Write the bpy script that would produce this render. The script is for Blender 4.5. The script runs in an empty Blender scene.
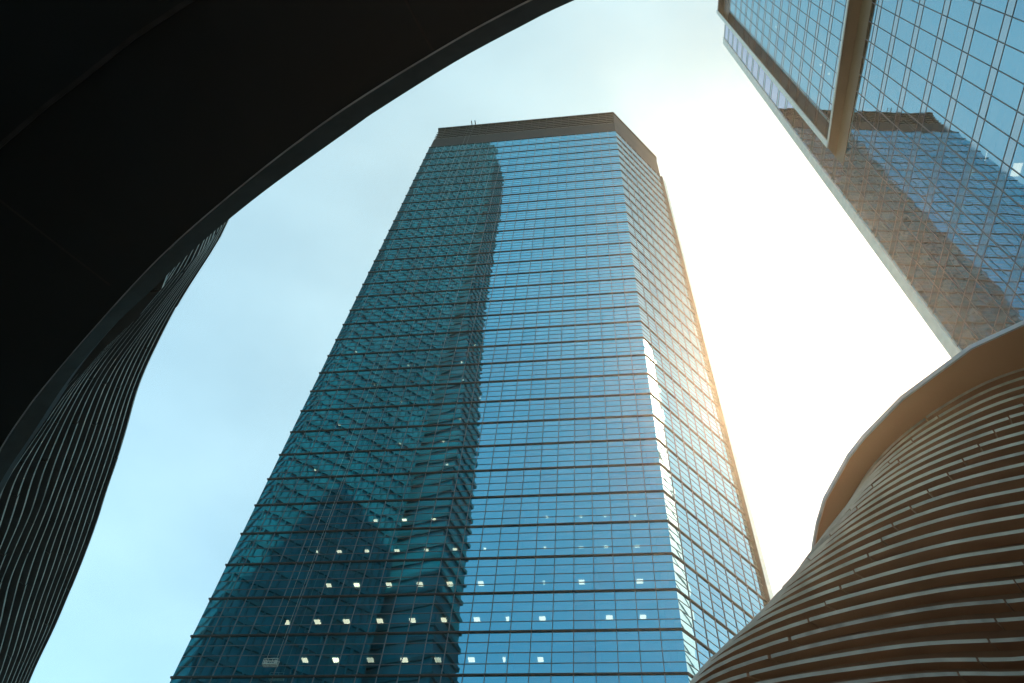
import bpy, math, random
from mathutils import Vector, Matrix
random.seed(7)
S = bpy.context.scene
COL = S.collection
EYE = 1.6
# ---------------------------------------------------------------- camera
CAM = ((9.91539172e-01, 1.29807818e-01, 0.0),
       (-1.09442962e-01, 8.35981888e-01, 5.37732759e-01),
       (6.98019159e-02, -5.33183095e-01, 8.43115342e-01))
FPX = 788.144
cd = bpy.data.cameras.new('camera'); cam = bpy.data.objects.new('camera', cd); COL.objects.link(cam)
cd.sensor_width = 36; cd.lens = FPX/1024*36; cd.clip_end = 6000; cd.clip_start = .05
m = Matrix([[CAM[i][0], -CAM[i][1], -CAM[i][2]] for i in range(3)]).to_4x4()
m.translation = Vector((0, 0, EYE)); cam.matrix_world = m
S.camera = cam
def proj(p):
    x, y, z = p[0], p[1], p[2]-EYE
    c = [CAM[0][j]*x+CAM[1][j]*y+CAM[2][j]*z for j in range(3)]
    if c[2] <= .01: return None
    return 512+FPX*c[0]/c[2], 341.5+FPX*c[1]/c[2]
# ---------------------------------------------------------------- helpers
class MB:
    def __init__(s): s.v = []; s.f = []; s.m = []
    def face(s, pts, mi=0):
        n = len(s.v); s.v += [tuple(p) for p in pts]; s.f.append(tuple(range(n, n+len(pts)))); s.m.append(mi)
    def hexa(s, a, b, mi=0):
        """a: four bottom points, b: four top points, same order"""
        n = len(s.v); s.v += [tuple(p) for p in a]+[tuple(p) for p in b]
        for q in ((3, 2, 1, 0), (4, 5, 6, 7), (0, 1, 5, 4), (1, 2, 6, 5), (2, 3, 7, 6), (3, 0, 4, 7)):
            s.f.append(tuple(n+i for i in q)); s.m.append(mi)
    def box(s, o, d, n, u0, u1, w0, w1, z0, z1, mi=0):
        """box on a facade: u along d, w along outward normal n"""
        P = lambda u, w, z: (o[0]+d[0]*u+n[0]*w, o[1]+d[1]*u+n[1]*w, z)
        s.hexa([P(u0, w0, z0), P(u1, w0, z0), P(u1, w1, z0), P(u0, w1, z0)],
               [P(u0, w0, z1), P(u1, w0, z1), P(u1, w1, z1), P(u0, w1, z1)], mi)
    def prism(s, pts, z0, z1, mi=0):
        k = len(pts); n = len(s.v)
        s.v += [(p[0], p[1], z0) for p in pts]+[(p[0], p[1], z1) for p in pts]
        s.f.append(tuple(n+i for i in reversed(range(k)))); s.m.append(mi)
        s.f.append(tuple(n+k+i for i in range(k))); s.m.append(mi)
        for i in range(k):
            j = (i+1) % k; s.f.append((n+i, n+j, n+k+j, n+k+i)); s.m.append(mi)
    def bar(s, p, q, r, mi=0, k=6):
        p, q = Vector(p), Vector(q); d = (q-p).normalized()
        a = d.orthogonal().normalized(); b = d.cross(a)
        ring = lambda c: [tuple(c+a*math.cos(t*2*math.pi/k)*r+b*math.sin(t*2*math.pi/k)*r) for t in range(k)]
        n = len(s.v); s.v += ring(p)+ring(q)
        for i in range(k):
            j = (i+1) % k; s.f.append((n+i, n+j, n+k+j, n+k+i)); s.m.append(mi)
        s.f.append(tuple(n+i for i in reversed(range(k)))); s.m.append(mi)
        s.f.append(tuple(n+k+i for i in range(k))); s.m.append(mi)
    def add(s, o):
        n = len(s.v); s.v += o.v; s.f += [tuple(n+i for i in f) for f in o.f]; s.m += o.m
    def build(s, name, mats, parent=None, smooth=False):
        me = bpy.data.meshes.new(name); me.from_pydata(s.v, [], s.f)
        mats = mats if isinstance(mats, (list, tuple)) else [mats]
        for m_ in mats: me.materials.append(m_)
        me.polygons.foreach_set('material_index', s.m)
        if smooth: me.polygons.foreach_set('use_smooth', [True]*len(s.f))
        me.update()
        o = bpy.data.objects.new(name, me); COL.objects.link(o)
        if parent: o.parent = parent
        return o
def thing(name, label, cat, group=None):
    o = bpy.data.objects.new(name, None); COL.objects.link(o); return tag(o, label, cat, group)
def tag(o, label, cat, group=None):
    o['label'] = label; o['category'] = cat
    if group: o['group'] = group
    return o
# ---------------------------------------------------------------- materials
def newmat(name):
    m = bpy.data.materials.new(name); m.use_nodes = True
    nt = m.node_tree; nt.nodes.clear()
    return m, nt, nt.nodes.new('ShaderNodeOutputMaterial')
def solid(name, col, rough=.5, metal=0., var=.15, scale=1.5, spec=.5, stretch=None, col2=None, bump=0., bscale=20):
    m, nt, out = newmat(name); N = nt.nodes; L = nt.links
    b = N.new('ShaderNodeBsdfPrincipled'); L.new(b.outputs[0], out.inputs[0])
    tc = N.new('ShaderNodeTexCoord'); mp = N.new('ShaderNodeMapping'); L.new(tc.outputs['Object'], mp.inputs[0])
    if stretch: mp.inputs['Scale'].default_value = stretch
    no = N.new('ShaderNodeTexNoise'); no.inputs['Scale'].default_value = scale; no.inputs['Detail'].default_value = 5
    L.new(mp.outputs[0], no.inputs[0])
    mx = N.new('ShaderNodeMix'); mx.data_type = 'RGBA'
    c2 = col2 or tuple(c*(1-2*var) for c in col)
    mx.inputs[6].default_value = (*[max(0, c*(1+var)) for c in col], 1) if not col2 else (*col, 1)
    mx.inputs[7].default_value = (*[max(0, c) for c in c2], 1)
    cr = N.new('ShaderNodeValToRGB'); cr.color_ramp.elements[0].position = .35; cr.color_ramp.elements[1].position = .7
    L.new(no.outputs[0], cr.inputs[0]); L.new(cr.outputs[0], mx.inputs[0]); L.new(mx.outputs[2], b.inputs['Base Color'])
    b.inputs['Roughness'].default_value = rough; b.inputs['Metallic'].default_value = metal
    b.inputs['Specular IOR Level'].default_value = spec
    if bump:
        n2 = N.new('ShaderNodeTexNoise'); n2.inputs['Scale'].default_value = bscale; L.new(tc.outputs['Object'], n2.inputs[0])
        bp = N.new('ShaderNodeBump'); bp.inputs['Strength'].default_value = bump; bp.inputs['Distance'].default_value = .02
        L.new(n2.outputs[0], bp.inputs['Height']); L.new(bp.outputs[0], b.inputs['Normal'])
    return m
def glass(name, refl, trans, f0=.5, f1=1., rough=0., wave=0., wscale=.35):
    """coated facade glass: part mirror, part see-through"""
    m, nt, out = newmat(name); N = nt.nodes; L = nt.links
    g = N.new('ShaderNodeBsdfGlossy'); g.inputs['Color'].default_value = (*refl, 1); g.inputs['Roughness'].default_value = rough
    t = N.new('ShaderNodeBsdfTransparent'); t.inputs['Color'].default_value = (*trans, 1)
    lw = N.new('ShaderNodeLayerWeight'); lw.inputs['Blend'].default_value = .35
    mr = N.new('ShaderNodeMapRange'); mr.inputs['To Min'].default_value = f0; mr.inputs['To Max'].default_value = f1
    L.new(lw.outputs['Facing'], mr.inputs['Value'])
    mx = N.new('ShaderNodeMixShader'); L.new(mr.outputs[0], mx.inputs[0]); L.new(t.outputs[0], mx.inputs[1]); L.new(g.outputs[0], mx.inputs[2])
    L.new(mx.outputs[0], out.inputs[0])
    if wave:
        tc = N.new('ShaderNodeTexCoord'); no = N.new('ShaderNodeTexNoise'); no.inputs['Scale'].default_value = wscale
        no.inputs['Detail'].default_value = 1.5
        L.new(tc.outputs['Object'], no.inputs[0])
        bp = N.new('ShaderNodeBump'); bp.inputs['Strength'].default_value = 1; bp.inputs['Distance'].default_value = wave
        L.new(no.outputs[0], bp.inputs['Height']); L.new(bp.outputs[0], g.inputs['Normal'])
    return m
def emit(name, col, k):
    m, nt, out = newmat(name); e = nt.nodes.new('ShaderNodeEmission')
    e.inputs[0].default_value = (*col, 1); e.inputs[1].default_value = k; nt.links.new(e.outputs[0], out.inputs[0]); return m

M = dict(
    glass=glass('tower_glass', (.28, .80, .98), (.36, .45, .43), .62, 1., wave=.0045),
    glass_b=glass('tower_glass_lighter', (.32, .82, 1.0), (.50, .66, .62), .54, 1., wave=.0045),
    glass_c=glass('tower_glass_deeper', (.24, .73, .90), (.2, .28, .28), .66, 1., wave=.0045),
    glass_ch=glass('chamfer_grazing_glass', (.62, .88, .97), (.36, .45, .43), .62, 1., wave=.0045),  # paler tint puts the grazing reflection into the chamfer glass colour
    glass_grazing2=glass('chamfer_grazing_glass_deeper', (.54, .82, .94), (.36, .45, .43), .58, 1., wave=.0045),
    glass_s=glass('street_tower_glass_deeper', (.33, .58, .72), (.2, .28, .3), .64, 1., wave=.006),
    glass_r=glass('street_tower_glass', (.36, .63, .75), (.36, .40, .38), .64, 1., wave=.006),
    glass_strip=glass('strip_glass', (.62, .66, .80), (.2, .3, .34), .7, 1., wave=.006),
    bronze=solid('bronze_frame', (.035, .032, .032), .45, .3, .2),
    mull=solid('mullion_metal', (.10, .12, .14), .45, .2, .1),
    silver=solid('silver_panel', (.80, .80, .77), .4, .0, .06),
    crown=solid('roof_screen', (.026, .017, .014), .6, .0, .2, .3, col2=(.016, .012, .011), spec=.25),
    crown2=solid('roof_grille', (.09, .075, .07), .5, .2, .3, .9, col2=(.03, .026, .024), stretch=(1, 1, 3)),
    core=solid('core_wall', (.04, .10, .11), .9, 0, .2, .3),
    slab=solid('ceiling_tile', (.12, .26, .28), .9, 0, .15, .25, col2=(.05, .12, .14)),
    lamp=emit('lamp_or_pale_glow', (1, .88, .66), 3.6),
    pane_glow=emit('pane_glow_warm', (1, .86, .45), 2.6),  # glow standing in for pale patches in the right tower's panes
    spand=glass('spandrel_glass', (.50, .64, .70), (.05, .07, .08), .62, 1., rough=.04),
    soffit=solid('soffit_panel', (.16, .105, .055), .4, .1, .12, .15),
    reveal=solid('reveal_panel', (.12, .105, .09), .45, .1, .1),
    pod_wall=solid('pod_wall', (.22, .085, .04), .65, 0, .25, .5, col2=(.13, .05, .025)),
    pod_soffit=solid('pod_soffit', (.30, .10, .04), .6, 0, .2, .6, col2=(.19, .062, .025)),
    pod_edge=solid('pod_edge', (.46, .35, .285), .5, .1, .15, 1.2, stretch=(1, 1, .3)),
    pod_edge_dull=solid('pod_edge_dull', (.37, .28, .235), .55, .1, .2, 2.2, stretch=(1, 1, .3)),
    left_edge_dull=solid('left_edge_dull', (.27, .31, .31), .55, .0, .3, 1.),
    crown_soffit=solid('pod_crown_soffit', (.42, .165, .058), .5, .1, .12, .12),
    crown_edge=solid('pod_crown_edge', (.42, .40, .42), .4, .2, .08),
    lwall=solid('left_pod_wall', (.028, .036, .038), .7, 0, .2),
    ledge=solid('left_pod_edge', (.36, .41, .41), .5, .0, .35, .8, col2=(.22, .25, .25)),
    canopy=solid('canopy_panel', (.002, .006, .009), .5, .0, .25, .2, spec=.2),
    canopy_lit_edge=solid('canopy_lit_edge', (.30, .31, .33), .4, .2, .2),  # pale strip: the canopy's lit inner edge put into its colour
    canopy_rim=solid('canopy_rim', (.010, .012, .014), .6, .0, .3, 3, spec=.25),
    cradle=solid('cradle_metal', (.42, .45, .42), .5, .2, .2, 6),
    joint=solid('joint', (.004, .004, .004), .8),
    teal=glass('far_teal_glass', (.16, .42, .46), (.03, .16, .20), .45, .9),
    tealwall=solid('teal_wall', (.003, .15, .215), .8, .0, .3, .05, col2=(.002, .08, .125), spec=.08),
    band=solid('far_floor_band', (.003, .10, .14), .8, .0, .2, .2, spec=.08),
    stone=solid('pale_cladding', (.92, .90, .86), .34, .85, .04),
    paving=solid('paving', (.27, .28, .28), .8, 0, .12, .4, bump=.2),
    roofm=solid('roof_felt', (.12, .12, .12), .9, 0, .2),
)
# ---------------------------------------------------------------- ground
g = MB(); g.face([(-1500, -1500, 0), (1500, -1500, 0), (1500, 1500, 0), (-1500, 1500, 0)])
o = g.build('ground', M['paving']); o['kind'] = 'structure'

# ---------------------------------------------------------------- facade cells
def facade(o, d, n, us, zs, rows, gmat, bmat, tilt=.0012, transom=.05, proud=.04):
    """one MB per bay and storey: panes and the transom bars between them"""
    cells = []
    P = lambda u, w, z: (o[0]+d[0]*u+n[0]*w, o[1]+d[1]*u+n[1]*w, z)
    for (z0, z1) in zs:
        for a, b in zip(us[:-1], us[1:]):
            c = MB(); gv = random.random(); gi = 0 if gv < .80 else (2 if gv < .92 else 3)
            for r in range(rows):
                y0 = z0+(z1-z0)*r/rows; y1 = z0+(z1-z0)*(r+1)/rows
                ta = random.gauss(0, tilt)*(b-a)/2; tb = random.gauss(0, tilt)*(y1-y0)/2
                c.face([P(a, -ta-tb, y0), P(b, ta-tb, y0), P(b, ta+tb, y1), P(a, -ta+tb, y1)], (gi if random.random() < .75 else random.choice((0, 2, 3))) if gi else 0)
                if r and transom: c.box(o, d, n, a+.03, b-.03, -.04, proud, y0-transom/2, y0+transom/2, 1)
            q = [proj(P(a, 0, z0)), proj(P(b, 0, z0)), proj(P(b, 0, z1)), proj(P(a, 0, z1))]
            ar = 0
            if all(q):
                cx = sum(t[0] for t in q)/4; cy = sum(t[1] for t in q)/4
                if -8 < cx < 1032 and -8 < cy < 691:
                    ar = abs(sum(q[i][0]*q[(i+1) % 4][1]-q[(i+1) % 4][0]*q[i][1] for i in range(4)))/2
            cells.append((ar, c))
    return cells
def windows(cells, mats, parent, top=100, drop=lambda c: False):
    cells = sorted(cells, key=lambda t: -t[0])
    rest = MB()
    for i, (a, c) in enumerate(cells):
        if i < top and a > 0: c.build('window', mats, parent)
        else: rest.add(c)
    r = rest.build('window', mats, parent); r['kind'] = 'stuff'

V2 = lambda a: (math.sin(a), math.cos(a))
# ================================================================ CENTRAL TOWER
C0 = (17.596, 55.193)
d1 = (-.97524294, .22113615); n1 = (-.22113615, -.97524294)
d2 = (.79406597, .60783159); n2 = (.60783159, -.79406597)
WF, WC = 44.4, 16.2
Z0 = 40.44+EYE
lev = [Z0+4.257*k for k in range(-9, 7)]
lev += [lev[-1]+4.257+4.32*k for k in range(0, 15)]
lev += [lev[-1]+4.32+4.36*k for k in range(0, 12)]
lev = [z for z in lev if z < 185.2]
lev[-1] = 184.7
tower = thing('glass_tower', 'tall blue glass office tower with chamfered corner and dark brown crown, centre of the view', 'tower')
Lc = (C0[0]+d1[0]*WF, C0[1]+d1[1]*WF); Cc = (C0[0]+d2[0]*WC, C0[1]+d2[1]*WC)
d3b = (-d1[1]*-1, -d1[0]); d3b = (n1[0]*-1, n1[1]*-1)      # direction away from the viewer, square to the front
BK = 46.
B1 = (Lc[0]+d3b[0]*BK, Lc[1]+d3b[1]*BK); B2 = (Cc[0]+d3b[0]*(BK-9), Cc[1]+d3b[1]*(BK-9))
foot = [Lc, C0, Cc, B2, B1]
def inset(poly, t):
    n = len(poly); out = []
    for i in range(n):
        p, q, r = Vector(poly[i-1]), Vector(poly[i]), Vector(poly[(i+1) % n])
        a = (q-p).normalized(); b = (r-q).normalized()
        na = Vector((-a.y, a.x)); nb = Vector((-b.y, b.x))
        k = t/(1+na.dot(nb)); out.append(tuple(q+(na+nb)*k))
    return out
storeys = list(zip(lev[:-1], lev[1:]))
uf = [WF*i/24 for i in range(25)]; uc = [WC*i/9 for i in range(10)]
cells = facade(C0, d1, n1, uf, storeys, 4, 0, 1) + []
windows(cells, [M['glass'], M['mull'], M['glass_b'], M['glass_c']], tower)
cs = MB()
for (a, b) in storeys:
    cs = MB()
    for _, c in facade(C0, d2, n2, uc, [(a, b)], 4, 0, 1): cs.add(c)
    cs.build('chamfer_glazing', [M['glass_ch'], M['mull'], M['glass_grazing2'], M['glass_grazing2']], tower)
for (p, q, nb) in ((Cc, B2, 8), (B2, B1, 6), (B1, Lc, 8)):
    dv = Vector((q[0]-p[0], q[1]-p[1])); L_ = dv.length; dv.normalize(); nn = (dv.y, -dv.x)
    mb = MB()
    for _, c in facade(p, tuple(dv), nn, [L_*i/nb for i in range(nb+1)], storeys, 1, 0, 1): mb.add(c)
    mb.build('glass_wall', [M['glass'], M['mull'], M['glass'], M['glass']], tower)
for u in uf[1:-1]:
    mb = MB(); mb.box(C0, d1, n1, u-.035, u+.035, -.06, .06, 0.2, lev[-1]); mb.build('mullion', M['mull'], tower)
for u in uc[1:-1]:
    mb = MB(); mb.box(C0, d2, n2, u-.03, u+.03, -.06, .06, 0.2, lev[-1]); mb.build('mullion', M['mull'], tower)
outr = inset(foot, -.13); inn = inset(foot, .05)
for z in lev:
    mb = MB(); n = len(outr)
    for i in range(n):
        j = (i+1) % n; a, b, c, d = outr[i], outr[j], inn[j], inn[i]
        mb.hexa([(*a, z-.07), (*b, z-.07), (*c, z-.07), (*d, z-.07)], [(*a, z+.07), (*b, z+.07), (*c, z+.07), (*d, z+.07)])
    mb.build('ledge', M['bronze'], tower)
ins = inset(foot, .35)
for (a, b) in storeys:
    mb = MB(); mb.prism(ins, a+3.05, b-.15); mb.build('floor_slab', M['slab'], tower)
mb = MB(); mb.prism(inset(foot, 6.5), .05, 184.6); mb.build('core', M['core'], tower)
# columns just behind the glass
for i in range(0, 25, 4):
    mb = MB(); u = min(max(uf[i], .9), WF-.9)
    mb.box(C0, d1, n1, u-.35, u+.35, -1.5, -.8, 0, 184.5); mb.build('column', M['core'], tower)
# ceiling lights of the lowest storeys in view
def ceil_lamp(u, dep, z, sx=.42, sy=.42, mat='lamp'):
    mb = MB(); mb.box(C0, d1, n1, u-sx, u+sx, -dep-sy, -dep+sy, z-.06, z+.0); mb.build('ceiling_light_or_pane', M[mat], tower)
def lamp_at(x, y, k, sx, sy):
    z = storeys[9+k][0]+3.02
    d = [CAM[i][0]*(x-512)+CAM[i][1]*(y-341.5)+CAM[i][2]*FPX for i in range(3)]
    t = (z-EYE)/d[2]; px, py = d[0]*t-C0[0], d[1]*t-C0[1]
    ceil_lamp(px*d1[0]+py*d1[1], min(max(-(px*n1[0]+py*n1[1]), .8), 2.6), z, sx, sy)
for k, (y0, y1, xs) in enumerate((
    (660, 659, (305, 336, 370.5, 404.4, 438, 471.5, 506, 540.6)),
    (622, 617, (287, 317.6, 346.7, 380, 412.5, 444, 476.9, 509, 542.4, 609.4, 643)),
    (586, 581, (329, 357, 389, 420, 450, 481, 544, 581.7, 639.8)),
    (552, 546, (317.6, 339.3, 367, 397, 426.4, 455, 485, 545, 581, 606, 637)),
    (522, 515, (375.6, 404.4, 433.6, 547, 581, 605, 635)))):
    for x in xs:
        w_ = random.choice((.10, .24, .27, .28, .30)) if k < 3 else random.choice((.12, .20, .24))
        lamp_at(x, y0+(y1-y0)*(x-300)/340, k, w_, .30 if k < 3 else .16)
for k in range(6, 13):
    for q in range(2):
        ceil_lamp(random.uniform(20, 42), 1.5, storeys[9+k][0]+3.02, .12, .12)
# silver fin at the far end of the chamfer
mb = MB(); mb.box(C0, d2, n2, WC-.02, WC+1.42, -.5, .12, 0, 184.9); mb.build('corner_fin', M['silver'], tower)
mb = MB(); mb.box(C0, d2, n2, WC-.25, WC-.1, -.05, .42, 0, 184.9); mb.build('corner_trim', M['bronze'], tower)
# crown
mb = MB(); mb.prism(inset(foot, .1), 184.95, 191.2); mb.build('crown_band', M['crown'], tower)
mb = MB(); mb.prism(inset(foot, .28), 191.2, 199.2); mb.build('crown_screen', M['crown2'], tower)
mb = MB(); mb.box(C0, d2, n2, .0, WC, -.3, -.09, 191.2, 199.2); mb.build('crown_cladding', M['crown'], tower)
for z in (192.6, 194.0, 195.4, 196.8, 198.2):
    mb = MB(); mb.box(C0, d1, n1, .0, WF, -.29, -.12, z-.15, z+.15)
    mb.build('crown_louvre', M['crown'], tower)
mb = MB(); mb.prism(inset(foot, -.12), 199.2, 199.75); mb.build('crown_coping', M['bronze'], tower)
for (o_, d_, n_, W_) in ((C0, d1, n1, WF),):
    for i in range(int(W_/1.85)+1):
        u = min(max(i*1.85, .2), W_-.2); mb = MB(); mb.box(o_, d_, n_, u-.07, u+.07, -.3, .02, 191.2, 199.2); mb.build('crown_post', M['crown'], tower)
for (o_, d_, n_, a, b) in ((C0, d1, n1, .9, 2.6), (C0, d2, n2, .1, .7), (C0, d2, n2, 3.2, 6.2), (C0, d2, n2, 8.8, 11.4), (C0, d1, n1, 33, 33.6)):
    mb = MB(); mb.box(o_, d_, n_, a, b, -.09, .04, 184.78, 184.94); mb.build('crown_gap_glow', M['lamp'], tower)  # glowing strips standing in for sky seen through the crown gap
mb = MB()
for i in range(9):
    u = 12+i*.8; mb.box(C0, d1, n1, u, u+.4, -.27, -.08, 195.7+random.uniform(-.4, .4), 196.2)
# cleaning cradle, built solid in place of its reflection in the glass
cr = thing('mirrored_cradle', 'small pale window-cleaning cradle on two thin ropes, built solid for its mirror image low on the tower front', 'cradle')
cu = 35.3; cz = 42.6+EYE-1.75
mb = MB(); mb.box(C0, d1, n1, cu-.65, cu+.65, .75, 1.2, cz, cz+.1); mb.build('platform', M['cradle'], cr)
mb = MB()
for w in (.75, 1.16):
    for zz in (.28, .52): mb.box(C0, d1, n1, cu-.65, cu+.65, w, w+.04, cz+zz, cz+zz+.05)
for u in (-.65, -.2, .2, .61):
    for w in (.75, 1.16): mb.box(C0, d1, n1, cu+u, cu+u+.04, w, w+.04, cz+.1, cz+.54)
mb.build('guard_rail', M['cradle'], cr)
for su in (-.45, .45):
    a = (C0[0]+d1[0]*(cu+su)+n1[0]*1.05, C0[1]+d1[1]*(cu+su)+n1[1]*1.05)
    mb = MB(); mb.box(C0, d1, n1, cu+su-.09, cu+su+.09, .9, 1.2, cz+.1, cz+.42); mb.build('hoist', M['cradle'], cr)
    mb = MB(); mb.bar((a[0], a[1], cz+.7), (a[0], a[1], 199.4), .012); mb.build('rope', M['cradle'], cr)
mb = MB()
for su in (-.45, .45): mb.box(C0, d1, n1, cu+su-.1, cu+su+.1, -1.2, 1.15, 199.78, 200.0)
mb.build('davit', M['bronze'], cr)

# ================================================================ RIGHT TOWER
R0 = (28.9455, 25.3852); d3 = (-.16140558, -.98688816); n3 = (-.98688816, .16140558)     # u runs towards the viewer
rt = thing('street_tower', 'pale-edged glass tower on the right, reflecting the central tower, with brown soffit', 'tower')
ZS = 75.3+EYE; ZT = 144.97+EYE; ZH = 139.3+EYE; ZW = 142.3+EYE
fz = [71.32*1+EYE-4.2*k for k in range(17, -1, -1)]
fz = [z for z in fz if z > 0]+[71.32+EYE+4.2*k for k in range(1, 18)]
fz = [z for z in fz if z < ZT+3]
LEN = 78.
ur = [.66]+[2.553+1.463*k for k in range(-0, 52)]
lowz = [z for z in fz if z < ZS]; lowz = [z for z in lowz if z < 72.5+EYE]+[72.76+EYE]
upz = [ZS+.45]+[z for z in fz if ZS+1.5 < z < ZH-1]+[ZH]
BH = .92
def spl(zs):   # storey: clear glass below, spandrel band on top (band top at each level)
    return list(zip(zs[:-1], zs[1:]))
def rfacade(off, us, zs):
    o_ = (R0[0]+n3[0]*off, R0[1]+n3[1]*off)
    cells = []
    for (a, b) in zs:
        top = b-BH if abs(b-a) > 2 else b
        for (ar, c) in facade(o_, d3, n3, us, [(a, top)], 1, 0, 1, tilt=.0016): cells.append((ar, c))
    return o_, cells
o_lo, c_lo = rfacade(0, ur, spl(lowz))
us_up = [3.62]+[u for u in ur if u > 4.3]
o_up, c_up = rfacade(.0, us_up, spl(upz))
us_st = [.66, 1.9, 3.02]
o_st, c_st = rfacade(0, us_st, spl([72.76+EYE]+[z for z in fz if ZS < z < ZT-4]+[ZW]))
windows([c for c in c_lo+c_up], [M['glass_r'], M['mull'], M['glass_r'], M['glass_s']], rt)
mbs = MB()
for _, c in c_st: mbs.add(c)
mbs.build('glass_strip', [M['glass_strip'], M['mull'], M['glass_strip'], M['glass_strip']], rt)
def bands(o_, us, zs):
    for (a, b) in zs:
        if abs(b-a) <= 2: continue
        mb = MB(); mb.box(o_, d3, n3, us[0], us[-1], -.15, .0, b-BH, b, 0)
        mb.box(o_, d3, n3, us[0], us[-1], -.02, .025, b-BH-.025, b-BH+.025, 1)
        mb.box(o_, d3, n3, us[0], us[-1], -.02, .025, b-.025, b+.025, 1)
        mb.build('spandrel', [M['spand'], M['mull']], rt)
bands(o_lo, ur, spl(lowz)); bands(o_up, us_up, spl(upz)); bands(o_st, us_st, spl([72.76+EYE]+[z for z in fz if ZS < z < ZT-4]+[ZW]))
for u in ur[1:]:
    mb = MB(); mb.box(o_lo, d3, n3, u-.03, u+.03, -.05, .03, 0, 72.76+EYE)
    if u > 4.4: mb.box(o_up, d3, n3, u-.03, u+.03, -.05, .03, ZS+.6, ZT)
    mb.build('mullion', M['mull'], rt)
mb = MB(); mb.box(R0, d3, n3, -.35, .58, -.6, .08, 0, ZW); mb.box(R0, d3, n3, .58, .66, -.3, .12, 0, ZW)
mb.build('corner_panel', M['silver'], rt)
mb = MB(); mb.box(R0, d3, n3, 3.02, 3.62, -1.0, -.02, ZS-.1, ZT-.1); mb.build('inner_pier', M['reveal'], rt)
# projecting frame: bottom tray, top tray, splayed far fin
def fr(u, w, z): return (R0[0]+d3[0]*u+n3[0]*w, R0[1]+d3[1]*u+n3[1]*w, z)
wo = lambda u: .85+(u-3.9)*.020
UE = LEN
mb = MB(); mb.hexa([fr(3.0, .02, ZS), fr(UE, .02, ZS), fr(UE, wo(UE), ZS), fr(3.9, .85, ZS)],
                   [fr(3.0, .02, ZS+.45), fr(UE, .02, ZS+.45), fr(UE, wo(UE), ZS+.45), fr(3.9, .85, ZS+.45)])
mb.build('soffit', M['soffit'], rt)
mb = MB(); mb.box(R0, d3, n3, 3.02, LEN, -.6, .03, 72.76+EYE, ZS-.003); mb.build('soffit_mirror_panel', M['soffit'], rt)  # brown panel standing in for the soffit's mirror image in the glass
mb = MB(); mb.hexa([fr(3.9, .86, ZS-.05), fr(UE, wo(UE)+.01, ZS-.05), fr(UE, wo(UE)+.09, ZS-.05), fr(3.9, .94, ZS-.05)],
                   [fr(3.9, .86, ZS+.3), fr(UE, wo(UE)+.01, ZS+.3), fr(UE, wo(UE)+.09, ZS+.3), fr(3.9, .94, ZS+.3)])
mb.build('frame_edge', M['silver'], rt)
mb = MB(); mb.hexa([fr(3.0, -.7, ZT), fr(UE, -.7, ZT), fr(UE, wo(UE), ZT), fr(3.9, .85, ZT)],
                   [fr(3.0, -.7, ZT+.9), fr(UE, -.7, ZT+.9), fr(UE, wo(UE), ZT+.9), fr(3.9, .85, ZT+.9)])
mb.build('top_soffit', M['reveal'], rt)
mb = MB(); k = 24
for i in range(k):
    a0, a1 = 2*math.pi*i/k, 2*math.pi*(i+1)/k
    for r0, r1 in ((.62, .70),):
        P4 = lambda a, r, w: fr(6.6+math.cos(a)*r, w, ZH+2.6+math.sin(a)*r*1.6)
        mb.hexa([P4(a0, r0*1.3, .05), P4(a0, r1*1.3, .05), P4(a1, r1*1.3, .05), P4(a1, r0*1.3, .05)], [P4(a0, r0*1.3, .10), P4(a0, r1*1.3, .10), P4(a1, r1*1.3, .10), P4(a1, r0*1.3, .10)])
mb.build('vent_ring', M['mull'], rt)
mb = MB(); mb.box(R0, d3, n3, 3.62, LEN, -.6, .04, ZH, ZT-.005); mb.build('header_panel', M['reveal'], rt)
mb = MB()
mb.hexa([fr(3.0, 0.02, ZS+.46), fr(3.6, 0.02, ZS+.46), fr(4.3, .84, ZS+.46), fr(3.92, .84, ZS+.46)],
        [fr(3.0, 0.02, ZT-.01), fr(3.6, 0.02, ZT-.01), fr(4.3, .84, ZT-.01), fr(3.92, .84, ZT-.01)], 0)
mb.build('side_fin', M['reveal'], rt)
mb = MB()
mb.hexa([fr(3.88, .845, ZS-.05), fr(4.42, .845, ZS-.05), fr(4.42, .955, ZS-.05), fr(3.88, .955, ZS-.05)],
        [fr(3.88, .845, ZT+1.0), fr(4.42, .845, ZT+1.0), fr(4.42, .955, ZT+1.0), fr(3.88, .955, ZT+1.0)], 0)
mb.build('fin_edge', M['silver'], rt)
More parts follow.
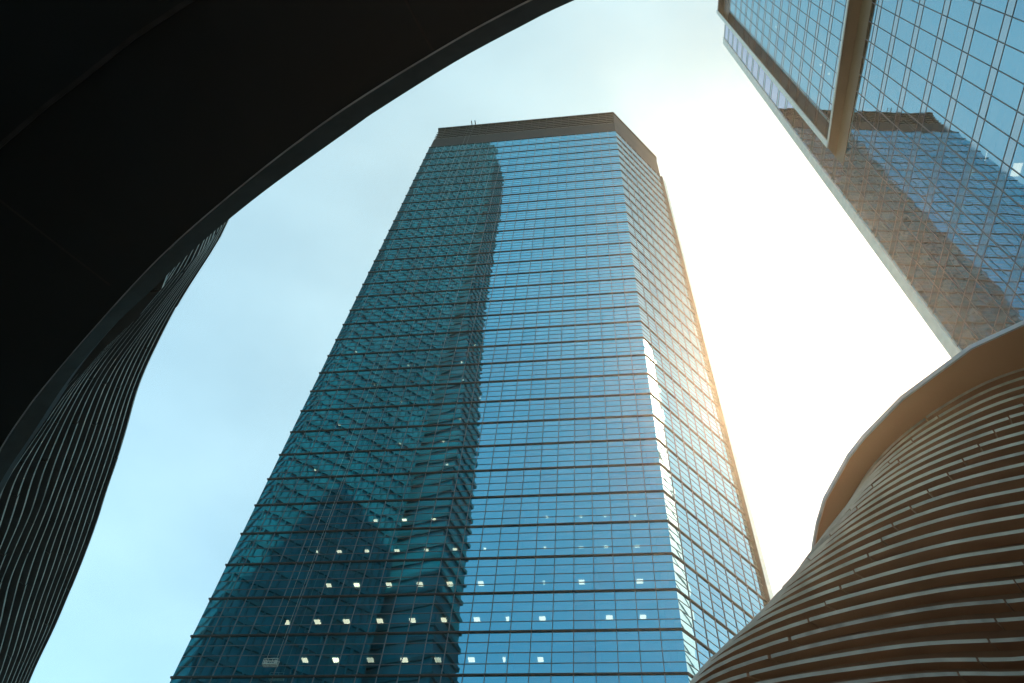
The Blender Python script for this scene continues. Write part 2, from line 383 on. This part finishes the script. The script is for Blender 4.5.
# body behind
bd = [fr(0.0, -.7, 0)[:2], fr(LEN, -.7, 0)[:2], fr(LEN, -38, 0)[:2], fr(0.0, -38, 0)[:2]]
for z in fz:
    mb = MB(); mb.box(R0, d3, n3, 1.1, LEN-.2, -6, -1.05, z-.9, z-.2); mb.build('floor_slab', M['slab'], rt)
mb = MB(); mb.box(R0, d3, n3, .0, LEN, -38, -5.9, 0, ZW-.2); mb.build('body', M['core'], rt)
mb = MB(); mb.box(R0, d3, n3, -.3, 0.0, -38, -.65, 0, ZW-.2); mb.build('side_wall', M['silver'], rt)
mb = MB(); mb.box(R0, d3, n3, LEN, LEN+.3, -38, 1., 0, ZT+.2); mb.build('side_wall', M['silver'], rt)
mb = MB(); mb.box(R0, d3, n3, 0, LEN, -38, -.75, ZW-.2, ZW); mb.build('roof', M['roofm'], rt)
def rpane_glow(x, y, sx, mat='lamp', dep=1.8, off=0):
    # glowing box behind the pane on this sightline, standing in for its pale patch
    d = [CAM[i][0]*(x-512)+CAM[i][1]*(y-341.5)+CAM[i][2]*FPX for i in range(3)]
    w = off-dep; p0 = (R0[0]+n3[0]*w, R0[1]+n3[1]*w)
    t = (p0[0]*n3[0]+p0[1]*n3[1])/(d[0]*n3[0]+d[1]*n3[1])
    u = (d[0]*t-R0[0])*d3[0]+(d[1]*t-R0[1])*d3[1]; z = d[2]*t+EYE
    mb = MB(); mb.box(R0, d3, n3, u-sx, u+sx, w-sx, w+sx, z, z+.1); mb.build('ceiling_light_or_pane', M[mat], rt)
for a in ((992, 156, .34), (1018, 170, .4), (903, 91, .16), (1013, 111, .13)): rpane_glow(*a)
for a in ((1019, 210, .22), (1007, 244, .22)): rpane_glow(*a, 'pane_glow')
for a in ((775, 3), (782, 7), (770, 21), (776, 27), (830, 21), (830, 42), (821, 65), (829, 74)): rpane_glow(*a, .1, 'lamp', 1.4, 0)

# ================================================================ LOUVRED BUILDINGS
def pchip_periodic(pts):
    pts = sorted((t % 360, r) for t, r in pts); n = len(pts)
    def f(t):
        t %= 360
        for i in range(n):
            a = pts[i]; b = pts[(i+1) % n]; ta = a[0]; tb = b[0]+(360 if i == n-1 else 0); tt = t
            if i == n-1 and t < ta: tt = t+360
            if ta <= tt <= tb:
                p = pts[i-1]; q = pts[(i+2) % n]
                tp = p[0]-(360 if i == 0 else 0); tq = q[0]+(360 if i >= n-2 else 0)
                h = tb-ta; s = (tt-ta)/h
                sl = lambda x0, y0, x1, y1, x2, y2: 0 if (y1-y0)*(y2-y1) <= 0 else 2*((y1-y0)/(x1-x0))*((y2-y1)/(x2-x1))/(((y1-y0)/(x1-x0))+((y2-y1)/(x2-x1)))
                m0 = sl(tp, p[1], ta, a[1], tb, b[1]); m1 = sl(ta, a[1], tb, b[1], tq, q[1])
                return (2*s**3-3*s*s+1)*a[1]+(s**3-2*s*s+s)*h*m0+(-2*s**3+3*s*s)*b[1]+(s**3-s*s)*h*m1
        return pts[0][1]
    return f
class Rings:
    def __init__(s, C, keys, step=2.0):
        s.C = C; s.n = int(360/step); s.step = step
        s.ks = sorted(keys); s.tab = {}
        for k in s.ks:
            f = pchip_periodic(keys[k]); r = [f(i*step) for i in range(s.n)]
            for _ in range(3): r = [(r[i-1]+2*r[i]+r[(i+1) % s.n])/4 for i in range(s.n)]
            s.tab[k] = r
    def rad(s, k, i):
        ks = s.ks; i %= s.n
        if k >= ks[-1]:
            return s.tab[ks[-1]][i]
        j = max(q for q in range(len(ks)) if ks[q] <= max(k, ks[0])); j = min(j, len(ks)-2)
        k0, k1 = ks[j], ks[j+1]; t = (k-k0)/(k1-k0)
        y0, y1 = s.tab[k0][i], s.tab[k1][i]
        m0 = (y1-(s.tab[ks[j-1]][i] if j else y0-(y1-y0)))/((k1-(ks[j-1] if j else k0-(k1-k0))))*(k1-k0)
        m1 = ((s.tab[ks[j+2]][i] if j+2 < len(ks) else y1+(y1-y0))-y0)/(((ks[j+2] if j+2 < len(ks) else k1+(k1-k0)))-k0)*(k1-k0)
        return (2*t**3-3*t*t+1)*y0+(t**3-2*t*t+t)*m0+(-2*t**3+3*t*t)*y1+(t**3-t*t)*m1
    def pt(s, k, i, off=0):
        a = math.radians((i % s.n)*s.step); r = s.rad(k, i)+off
        return (s.C[0]+math.cos(a)*r, s.C[1]+math.sin(a)*r)
HID = [(270, None), (330, 8.0), (0, 8.0), (60, 8.4), (110, 8.8)]
def hid(r270, r250, r170, r150): return [(270, r270), (252, r250), (330, 8.0), (0, 8.0), (60, 8.4), (110, 8.8), (170, r170), (150, r150)]
keysR = {
 0: [(237.1, 10.67), (234.1, 10.69), (226.9, 10.5), (218.6, 10.22), (211.4, 9.87), (207.5, 9.62), (202.2, 9.27), (195.8, 9.18), (186.3, 9.1)]+hid(10.2, 10.55, 8.9, 8.7),
 8: [(231.4, 10.66), (223.5, 10.89), (216.6, 11.06), (209.6, 11.1), (203.1, 11.06), (198.2, 11.0), (186, 10.6)]+hid(9.4, 10.0, 9.9, 9.2),
 13: [(227.4, 10.46), (221.1, 10.89), (213.2, 11.36), (206.8, 11.7), (198.8, 12.05), (194.6, 12.2), (186, 11.9)]+hid(8.7, 9.4, 10.7, 9.5),
 17: [(223.5, 10.08), (216.8, 10.75), (212.1, 11.19), (203.7, 12.1), (196.0, 12.95), (186.9, 13.5)]+hid(8.1, 8.8, 11.6, 9.9),
 20: [(219.8, 9.62), (215.0, 10.31), (209.0, 11.11), (205.2, 11.67), (197.6, 12.85), (190.9, 13.85), (184, 14.2)]+hid(7.6, 8.2, 12.0, 10.1),
 22: [(217.1, 9.29), (209.3, 10.67), (207.2, 11.0), (202.2, 11.83), (198.0, 12.75), (190, 14.2), (184, 14.8)]+hid(7.3, 7.9, 12.4, 10.2),
 30: [(217.1, 8.9), (209.3, 10.2), (202.2, 11.6), (196.0, 12.8), (190, 14.4), (184, 15.2)]+hid(7.2, 7.6, 13.0, 10.2),
}
SP = .3
def louvred(root, R, k0, k1, ztop, edge, soff, wall, fh, depth, jstep, jphase, jset=None, gapn=.035, jitter=.01):
    zk = lambda k: ztop-SP*k
    for k in range(k0, k1):
        mb = MB(); n = R.n; z1 = zk(k)+fh/2; z0 = zk(k)-fh/2
        joints = jset(k) if jset else []
        jl = [(j/R.step) % n for j in joints]
        jl.sort()
        # stations: integer indices plus joint positions
        segs = []
        if not jl: segs = [(0., float(n))]
        else:
            for a, b in zip(jl, jl[1:]+[jl[0]+n]): segs.append((a, b))
        for (a, b) in segs:
            g_ = gapn/10/math.radians(R.step)
            A, B = a+g_/2, b-g_/2
            st = [A]+[float(i) for i in range(int(math.floor(A))+1, int(math.ceil(B)))]+[B]
            jo = random.gauss(0, jitter); ji = random.gauss(0, jitter)
            def P(i, off):
                i0 = math.floor(i); t = i-i0
                p = R.pt(k, int(i0), off); q = R.pt(k, int(i0)+1, off)
                return (p[0]*(1-t)+q[0]*t, p[1]*(1-t)+q[1]*t)
            L_ = len(st); em = random.choice((0, 0, 2))
            ot = []; 
            for q_, i in enumerate(st):
                tt = q_/(L_-1); ot.append((P(i, jo*(1-tt)+ji*tt), P(i, -depth)))
            for (p, pi), (q, qi) in zip(ot[:-1], ot[1:]):
                mb.face([(*p, z0), (*q, z0), (*q, z1), (*p, z1)], em)          # fascia
                mb.face([(*pi, z0), (*qi, z0), (*q, z0), (*p, z0)], 1)        # underside
                mb.face([(*p, z1), (*q, z1), (*qi, z1), (*pi, z1)], 0)
            for e in (0, -1):
                p, pi = ot[e]; mb.face([(*p, z0), (*p, z1), (*pi, z1), (*pi, z0)], 1)
        o = mb.build('louvre', [edge, soff, M['pod_edge_dull'] if edge is M['pod_edge'] else M['left_edge_dull']], root, False)
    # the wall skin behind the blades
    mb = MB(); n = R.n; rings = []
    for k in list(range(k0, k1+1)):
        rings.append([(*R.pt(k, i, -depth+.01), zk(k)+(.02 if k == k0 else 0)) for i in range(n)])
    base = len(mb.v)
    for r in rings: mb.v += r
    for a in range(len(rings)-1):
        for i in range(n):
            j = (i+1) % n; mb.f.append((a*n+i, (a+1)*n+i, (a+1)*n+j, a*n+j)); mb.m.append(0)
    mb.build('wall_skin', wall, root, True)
J1 = {8: 224, 9: 221.6, 10: 218.6, 11: 216, 12: 213.3, 13: 211.5, 14: 209.5, 15: 207.5, 16: 205.6, 17: 203.7, 18: 201.7, 19: 199.5, 20: 197.4, 21: 195.4, 22: 193.2, 23: 191}
def jr(k):
    a = J1.get(k, 224+2.55*(8-k) if k < 8 else 191-2.1*(k-23))
    return [a+19.8*t+(2.4*math.sin(k*2.1+t) if t not in (0, 1) else 0) for t in range(-8, 10)]
podR = thing('louvred_building', 'curved brown building wrapped in thin horizontal louvres with an overhanging orange-brown roof, lower right', 'building')
RR = Rings((19.2, 19.2), keysR)
ZRT = 18.0+EYE
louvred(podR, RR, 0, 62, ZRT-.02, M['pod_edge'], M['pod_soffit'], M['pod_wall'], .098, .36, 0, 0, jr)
# overhanging crown (facetted like the photo)
crp = [(270, 11.6), (252, 12.0), (238.1, 12.03), (231.9, 11.86), (221.6, 11.28), (213.8, 10.80), (209.9, 10.55), (200.9, 9.93), (195.3, 9.51), (189.7, 9.12), (180, 8.6), (165, 8.3), (145, 8.4), (110, 8.8), (60, 8.8), (10, 8.4), (330, 8.6), (300, 10.3)]
poly = [(19.2+math.cos(math.radians(t))*r, 19.2+math.sin(math.radians(t))*r) for t, r in sorted(crp, key=lambda q: -q[0])][::-1]
mb = MB(); mb.prism(inset(poly, .05), ZRT+.03, ZRT+.14); mb.build('roof', [M['crown_soffit']], podR)
mb = MB(); pin = inset(poly, .02); n = len(poly); pout = inset(poly, -.03)
for i in range(n):
    j = (i+1) % n
    mb.hexa([(*pout[i], ZRT+.0), (*pout[j], ZRT+.0), (*pin[j], ZRT+.0), (*pin[i], ZRT+.0)], [(*pout[i], ZRT+.15), (*pout[j], ZRT+.15), (*pin[j], ZRT+.15), (*pin[i], ZRT+.15)])
mb.build('roof_edge', M['crown_edge'], podR)

H2 = [(112, 27), (140, 17), (180, 12.5), (250, 12.5), (300, 13.5), (326, 15)]
keysL = {
 0: [(-14, 15.3), (-11.8, 14.81), (-6.1, 13.59), (-1.2, 12.79), (6.3, 12.04), (11.8, 11.69), (17.4, 11.55), (22.7, 11.57), (34.0, 11.85), (46.3, 12.75), (58.8, 14.39), (70.4, 17.03), (76.5, 19.13), (85.2, 23.8), (96, 28)]+H2,
 7: [(-14.7, 15.6), (-9.5, 14.13), (4.5, 11.78), (15, 11.25), (25, 11.1), (37.9, 11.44), (53.7, 12.84), (70.0, 16.21), (78, 19.2), (88, 24), (98, 27)]+H2,
 11: [(-15, 15.8), (-12.0, 14.65), (0.1, 12.0), (12, 11.0), (20, 10.75), (31.3, 10.8), (44.4, 11.3), (58, 13.0), (70, 15.5), (80, 19.5), (96, 26)]+H2,
 15: [(-16, 16.2), (-14.0, 15.31), (-10.5, 14.15), (-6.5, 13.16), (-4.1, 12.55), (2.6, 11.59), (8.5, 10.94), (15.4, 10.45), (25, 10.3), (35, 10.45), (48, 11.3), (60, 12.8), (75, 15.5)]+H2,
 16: [(-16, 16.2), (-10.5, 14.15), (-4.1, 12.5), (2.6, 11.5), (8.5, 10.9), (15.4, 10.4), (25, 10.2), (35, 10.35), (48, 11.2), (60, 12.7), (75, 15.3)]+H2,
 17: [(-16, 13.2), (-10.5, 12.3), (-4.1, 11.4), (2.6, 10.6), (8.5, 10.0), (15.4, 9.5), (25, 9.3), (35, 9.6), (48, 10.6), (60, 12.2), (75, 15)]+H2,
 18: [(-40, 8), (-16, 8), (0, 7.5), (25, 7.5), (48, 9), (75, 13)]+H2[:-2],
}
podL = thing('louvred_building', 'dark curved building of fine horizontal louvres at the left edge behind the black canopy', 'building')
RL = Rings((-22., 12.), keysL)
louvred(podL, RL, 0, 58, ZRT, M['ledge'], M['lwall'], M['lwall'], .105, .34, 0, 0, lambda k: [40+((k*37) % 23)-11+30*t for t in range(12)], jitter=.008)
top = [RL.pt(0, i, -.05) for i in range(RL.n)]
mb = MB(); mb.prism(top, ZRT-.02, ZRT+.08); mb.build('roof', M['roofm'], podL)

# ================================================================ CANOPY
can = thing('canopy', 'black curved canopy overhead with panel seams and a rim with its lit edge painted pale, upper left', 'canopy')
outer = [(9, -2.6), (5, -.55), (2.4, .8), (0.268, 1.962), (-0.503, 2.439), (-1.466, 3.088), (-2.625, 3.97), (-3.072, 4.341), (-4.406, 5.482), (-5.272, 6.277), (-6.021, 7.011), (-6.882, 7.948), (-7.906, 9.046), (-9.018, 10.454), (-10.098, 12.047), (-11.231, 13.729), (-12.5, 16.), (-14, 19.5)]
inner = [(8.6, -3.1), (4.5, -.8), (2.0, .62), (-0.252, 1.85), (-0.967, 2.36), (-1.9, 2.98), (-2.918, 3.76), (-3.4, 4.14), (-4.45, 5.03), (-5.704, 6.24), (-6.414, 6.95), (-7.0, 7.6), (-7.9, 8.68), (-8.95, 9.93), (-9.9, 11.15), (-10.85, 12.5), (-12.1, 14.8), (-13.7, 19.0)]
ZC = 12.4+EYE
def smooth_line(p, k=4):
    out = []
    for i in range(len(p)-1):
        a, b, c, d = p[max(i-1, 0)], p[i], p[i+1], p[min(i+2, len(p)-1)]
        for j in range(k):
            t = j/k
            out.append(tuple(.5*(2*b[q]+(c[q]-a[q])*t+(2*a[q]-5*b[q]+4*c[q]-d[q])*t*t+(3*b[q]-a[q]-3*c[q]+d[q])*t**3) for q in (0, 1)))
    return out+[p[-1]]
def relax(p):
    return [p[0]]+[tuple((p[i-1][q]+2*p[i][q]+p[i+1][q])/4 for q in (0, 1)) for i in range(1, len(p)-1)]+[p[-1]]
outer, inner = smooth_line(outer), smooth_line(relax(inner))
back = [(-30, 22), (-34, -24), (9, -26)]
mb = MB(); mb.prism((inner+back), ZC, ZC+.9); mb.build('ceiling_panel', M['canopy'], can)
mb = MB()
def off2(a, b, t): return (a[0]+(b[0]-a[0])*t, a[1]+(b[1]-a[1])*t)
for i in range(len(outer)-1):
    a, b, c, d = off2(inner[i], outer[i], .1), off2(inner[i+1], outer[i+1], .1), outer[i+1], outer[i]
    mb.hexa([(*a, ZC+.03), (*b, ZC+.03), (*c, ZC+.3), (*d, ZC+.3)], [(*a, ZC+.9), (*b, ZC+.9), (*c, ZC+.9), (*d, ZC+.9)])
mb.build('rim', M['canopy_rim'], can)
mb = MB()
for i in range(len(outer)-1):
    a, b = inner[i], inner[i+1]; c, d = off2(inner[i+1], outer[i+1], .06), off2(inner[i], outer[i], .06)
    mb.hexa([(*a, ZC-.05), (*b, ZC-.05), (*c, ZC-.05), (*d, ZC-.05)], [(*a, ZC-.002), (*b, ZC-.002), (*c, ZC-.002), (*d, ZC-.002)])
mb.build('lit_edge', M['canopy_lit_edge'], can)
cre = [(-22, 17), (-13.5, 9.6), (-8.949, 5.327), (-7.9, 4.45), (-7.251, 3.953), (-6.322, 3.215), (-5.406, 2.588), (-2.5, .9), (3, -1.9), (9, -4.6)]
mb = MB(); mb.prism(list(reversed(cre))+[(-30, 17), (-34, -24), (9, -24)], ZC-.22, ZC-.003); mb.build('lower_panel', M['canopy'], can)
mb = MB()
for a, b in zip(cre[:-1], cre[1:]):
    dv = (Vector(b)-Vector(a)).normalized(); nn = Vector((-dv.y, dv.x))*.035
    A0, B0 = Vector(a), Vector(b)
    mb.hexa([(*(A0-nn), ZC-.25), (*(B0-nn), ZC-.25), (*(B0+nn), ZC-.25), (*(A0+nn), ZC-.25)], [(*(A0-nn), ZC-.2), (*(B0-nn), ZC-.2), (*(B0+nn), ZC-.2), (*(A0+nn), ZC-.2)])
mb.build('crease_trim', M['canopy_rim'], can)
mb = MB()
for a, b in (((-2.9, 1.2), (-1.773, 2.883)), ((-11, 4.9), (-7.55, 7.83))):
    dv = (Vector(b)-Vector(a)).normalized(); nn = Vector((-dv.y, dv.x))*.02
    A0, B0 = Vector(a), Vector(b)
    mb.hexa([(*(A0-nn), ZC-.006), (*(B0-nn), ZC-.006), (*(B0+nn), ZC-.006), (*(A0+nn), ZC-.006)], [(*(A0-nn), ZC-.001), (*(B0-nn), ZC-.001), (*(B0+nn), ZC-.001), (*(A0+nn), ZC-.001)])
    mb.build('seam', M['joint'], can); mb = MB()
for p in ((-20, -8), (-8, -18)):
    mb = MB(); mb.bar((*p, 0), (*p, ZC-.2), .6, k=20); mb.build('column', M['canopy_rim'], can, True)

# ================================================================ BUILDINGS SEEN AS REFLECTIONS
wt = thing('teal_tower', 'very tall teal tower, seen as the dark mirror image on the central tower', 'tower')
A, B, Cq, Dq = (-46.5, 6), (-63.5, 27), (-96, 8), (-72, -24)
H = 371
mb = MB(); mb.prism([A, Dq, Cq, B][::-1], 0, H); mb.build('wall', M['tealwall'], wt)
pf = [A, B, Cq, Dq]
ctr = (sum(p[0] for p in pf)/4, sum(p[1] for p in pf)/4)
def grow(p, t):
    v = Vector(p)-Vector(ctr); return tuple(Vector(ctr)+v*(1+t/v.length))
po = [grow(p, .5) for p in pf]; 
k = 0
for z in range(6, H, 4):
    if k >= 99: break
    k += 1
    mb = MB(); mb.prism(po[::-1] if False else po, z, z+.9); mb.build('floor_band', M['band'], wt)
# vertical fins
for (p, q, nb) in ((A, B, 18), (Dq, A, 20)):
    for i in range(nb+1):
        t = i/nb; c = (p[0]+(q[0]-p[0])*t, p[1]+(q[1]-p[1])*t); c2 = grow(c, .55)
        dv = (Vector(q)-Vector(p)).normalized()*.12; e = Vector(c2)
        mb = MB(); mb.prism([tuple(Vector(c)-dv), tuple(e-dv), tuple(e+dv), tuple(Vector(c)+dv)], 0, H-1); mb.build('fin', M['band'], wt)
st = thing('slim_tower', 'slim round-topped tower, its wavy edge mirrored on the central tower', 'tower')
# right-hand edge profile of the slim tower (x at height z)
prof = [(0, -31), (90, -34), (100, -35.4), (140, -37.2), (163, -38.3), (192, -40.6), (222, -43.4), (290, -45.4), (338, -46.9), (360, -48.2), (375, -49.6), (386, -51.2)]
mb = MB(); rings = []
for z, x in prof:
    xl = -58 if z < 290 else (-52.7 if z < 380 else -52.2)
    rings.append([(x, -8, z), (x-1, 2, z), (xl, 2, z), (xl, -8, z)])
for r in rings: mb.v += r
for a in range(len(rings)-1):
    for i in range(4):
        j = (i+1) % 4; mb.f.append((a*4+i, a*4+j, a*4+4+j, a*4+4+i)); mb.m.append(0)
nb = (len(rings)-1)*4; mb.f.append((nb, nb+1, nb+2, nb+3)); mb.m.append(0)
mb.build('wall', M['tealwall'], st)
def xe(z):
    for (z0, x0), (z1, x1) in zip(prof[:-1], prof[1:]):
        if z0 <= z <= z1: return x0+(x1-x0)*(z-z0)/(z1-z0)
    return prof[-1][1]
for i in range(93):
    z = 6+i*4; mb = MB(); x = xe(z)+.5
    mb.hexa([(x, -8.4, z), (x-1, 2.4, z), (-56 if z < 290 else -52.7, 2.4, z), (-56 if z < 290 else -52.7, -8.4, z)], [(x, -8.4, z+.9), (x-1, 2.4, z+.9), (-56 if z < 290 else -52.7, 2.4, z+.9), (-56 if z < 290 else -52.7, -8.4, z+.9)])
    mb.build('floor_band', M['band'], st)
pb = thing('pale_building', 'pale sunlit tower seen as the white streak mirrored on the chamfered glass', 'tower')
PA = (88, 56.5); PB = (101.6, 61.45)
PC = (PB[0]+6.8, PB[1]-18.8); PD = (PA[0]+6.8, PA[1]-18.8)
mb = MB(); mb.prism([PA, PD, PC, PB], 0, 216); mb.build('wall', M['stone'], pb)
for i in range(50):
    mb = MB(); z = 6+4.2*i; dv = (Vector(PB)-Vector(PA)).normalized(); nn = (-dv.y, dv.x)
    mb.box(PA, tuple(dv), nn, .8, 13.4, .0, .05, z, z+.5); mb.build('window_band', M['band'], pb)

# ================================================================ HAZE: warm volume added for the glow round the sun
hm, hnt, hout = newmat('haze_air'); pv = hnt.nodes.new('ShaderNodeVolumePrincipled')
pv.inputs['Color'].default_value = (1, .83, .60, 1); pv.inputs['Density'].default_value = .0003; pv.inputs['Anisotropy'].default_value = .84
hnt.links.new(pv.outputs[0], hout.inputs['Volume'])
mb = MB(); mb.prism([(-160, -110), (180, -110), (180, 150), (-160, 150)], -1, 410)
hz = mb.build('haze', hm); hz['kind'] = 'stuff'
# ================================================================ LIGHT
SAZ, SEL = math.radians(32.3), math.radians(52.6)
sd = Vector((math.sin(SAZ)*math.cos(SEL), math.cos(SAZ)*math.cos(SEL), math.sin(SEL)))
sl = bpy.data.lights.new('sun', 'SUN'); so = bpy.data.objects.new('sun', sl); COL.objects.link(so)
sl.energy = 4.0; sl.angle = math.radians(.53); sl.color = (1, .80, .58)
so.rotation_euler = sd.to_track_quat('Z', 'Y').to_euler()
w = bpy.data.worlds.new('World'); S.world = w; w.use_nodes = True
nt = w.node_tree; nt.nodes.clear(); N = nt.nodes; L = nt.links
out = N.new('ShaderNodeOutputWorld'); bg = N.new('ShaderNodeBackground'); L.new(bg.outputs[0], out.inputs[0])
sky = N.new('ShaderNodeTexSky'); sky.sky_type = 'NISHITA'; sky.sun_disc = False
sky.sun_elevation = SEL; sky.sun_rotation = SAZ
sky.air_density = 1.0; sky.dust_density = 0.6; sky.ozone_density = 1.2; sky.altitude = 50
bg.inputs[1].default_value = .15
tc = N.new('ShaderNodeTexCoord')
# thin high haze: brightest round the sun, plus faint cloud veils
vn = N.new('ShaderNodeVectorMath'); vn.operation = 'NORMALIZE'; L.new(tc.outputs['Generated'], vn.inputs[0])
dt = N.new('ShaderNodeVectorMath'); dt.operation = 'DOT_PRODUCT'; dt.inputs[1].default_value = sd; L.new(vn.outputs[0], dt.inputs[0])
def math_(op, a, b=None, clamp=False):
    n = N.new('ShaderNodeMath'); n.operation = op; n.use_clamp = clamp
    for i, x in enumerate((a, b)):
        if x is None: continue
        if isinstance(x, (int, float)): n.inputs[i].default_value = x
        else: L.new(x, n.inputs[i])
    return n.outputs[0]
cl = math_('MAXIMUM', dt.outputs['Value'], 0.0)
g1 = math_('MULTIPLY', math_('POWER', cl, 14.0), .12)
g2 = math_('MULTIPLY', math_('POWER', cl, 60.0), 3.5)
g3 = math_('MULTIPLY', math_('POWER', cl, 900.0), 40.0)
glow = math_('ADD', math_('ADD', g1, g2), g3)
no = N.new('ShaderNodeTexNoise'); no.inputs['Scale'].default_value = 1.7; no.inputs['Detail'].default_value = 8; no.inputs['Roughness'].default_value = .48
mp = N.new('ShaderNodeMapping'); mp.inputs['Scale'].default_value = (1, 1.3, 2.0); L.new(vn.outputs[0], mp.inputs[0]); L.new(mp.outputs[0], no.inputs[0])
mr = N.new('ShaderNodeMapRange'); mr.inputs['From Min'].default_value = .15; mr.inputs['From Max'].default_value = .9; L.new(no.outputs[0], mr.inputs['Value'])
cm = N.new('ShaderNodeMix'); cm.data_type = 'RGBA'; cm.blend_type = 'ADD'; cm.inputs[0].default_value = 1
glc = N.new('ShaderNodeVectorMath'); glc.operation = 'SCALE'; glc.inputs[0].default_value = (1.0, .96, .88); L.new(glow, glc.inputs['Scale'])
clc = N.new('ShaderNodeVectorMath'); clc.operation = 'SCALE'; clc.inputs[0].default_value = (.78, 1.04, 1.02); L.new(math_('MULTIPLY', mr.outputs[0], math_('MULTIPLY', math_('POWER', cl, .6), 3.0)), clc.inputs['Scale'])
a1_ = N.new('ShaderNodeVectorMath'); a1_.operation = 'ADD'; tn = N.new('ShaderNodeMix'); tn.data_type = 'RGBA'; tn.blend_type = 'MULTIPLY'; tn.inputs[0].default_value = 1; tn.inputs[7].default_value = (.96, 1.27, 1.02, 1); L.new(sky.outputs[0], tn.inputs[6]); fl = N.new('ShaderNodeVectorMath'); fl.operation = 'SCALE'; L.new(tn.outputs[2], fl.inputs[0]); L.new(math_('DIVIDE', 1.0, math_('ADD', 1.0, math_('MULTIPLY', math_('POWER', cl, 4.0), 1.5))), fl.inputs['Scale']); L.new(fl.outputs[0], a1_.inputs[0]); L.new(glc.outputs[0], a1_.inputs[1])
a2_ = N.new('ShaderNodeVectorMath'); a2_.operation = 'ADD'; L.new(a1_.outputs[0], a2_.inputs[0]); L.new(clc.outputs[0], a2_.inputs[1])
L.new(a2_.outputs[0], bg.inputs[0])
S.render.engine = 'CYCLES'
S.cycles.max_bounces = 8; S.cycles.transparent_max_bounces = 12; S.cycles.glossy_bounces = 4
S.view_settings.view_transform = 'Standard'; S.view_settings.look = 'None'; S.view_settings.gamma = 1
S.view_settings.exposure = 0.78
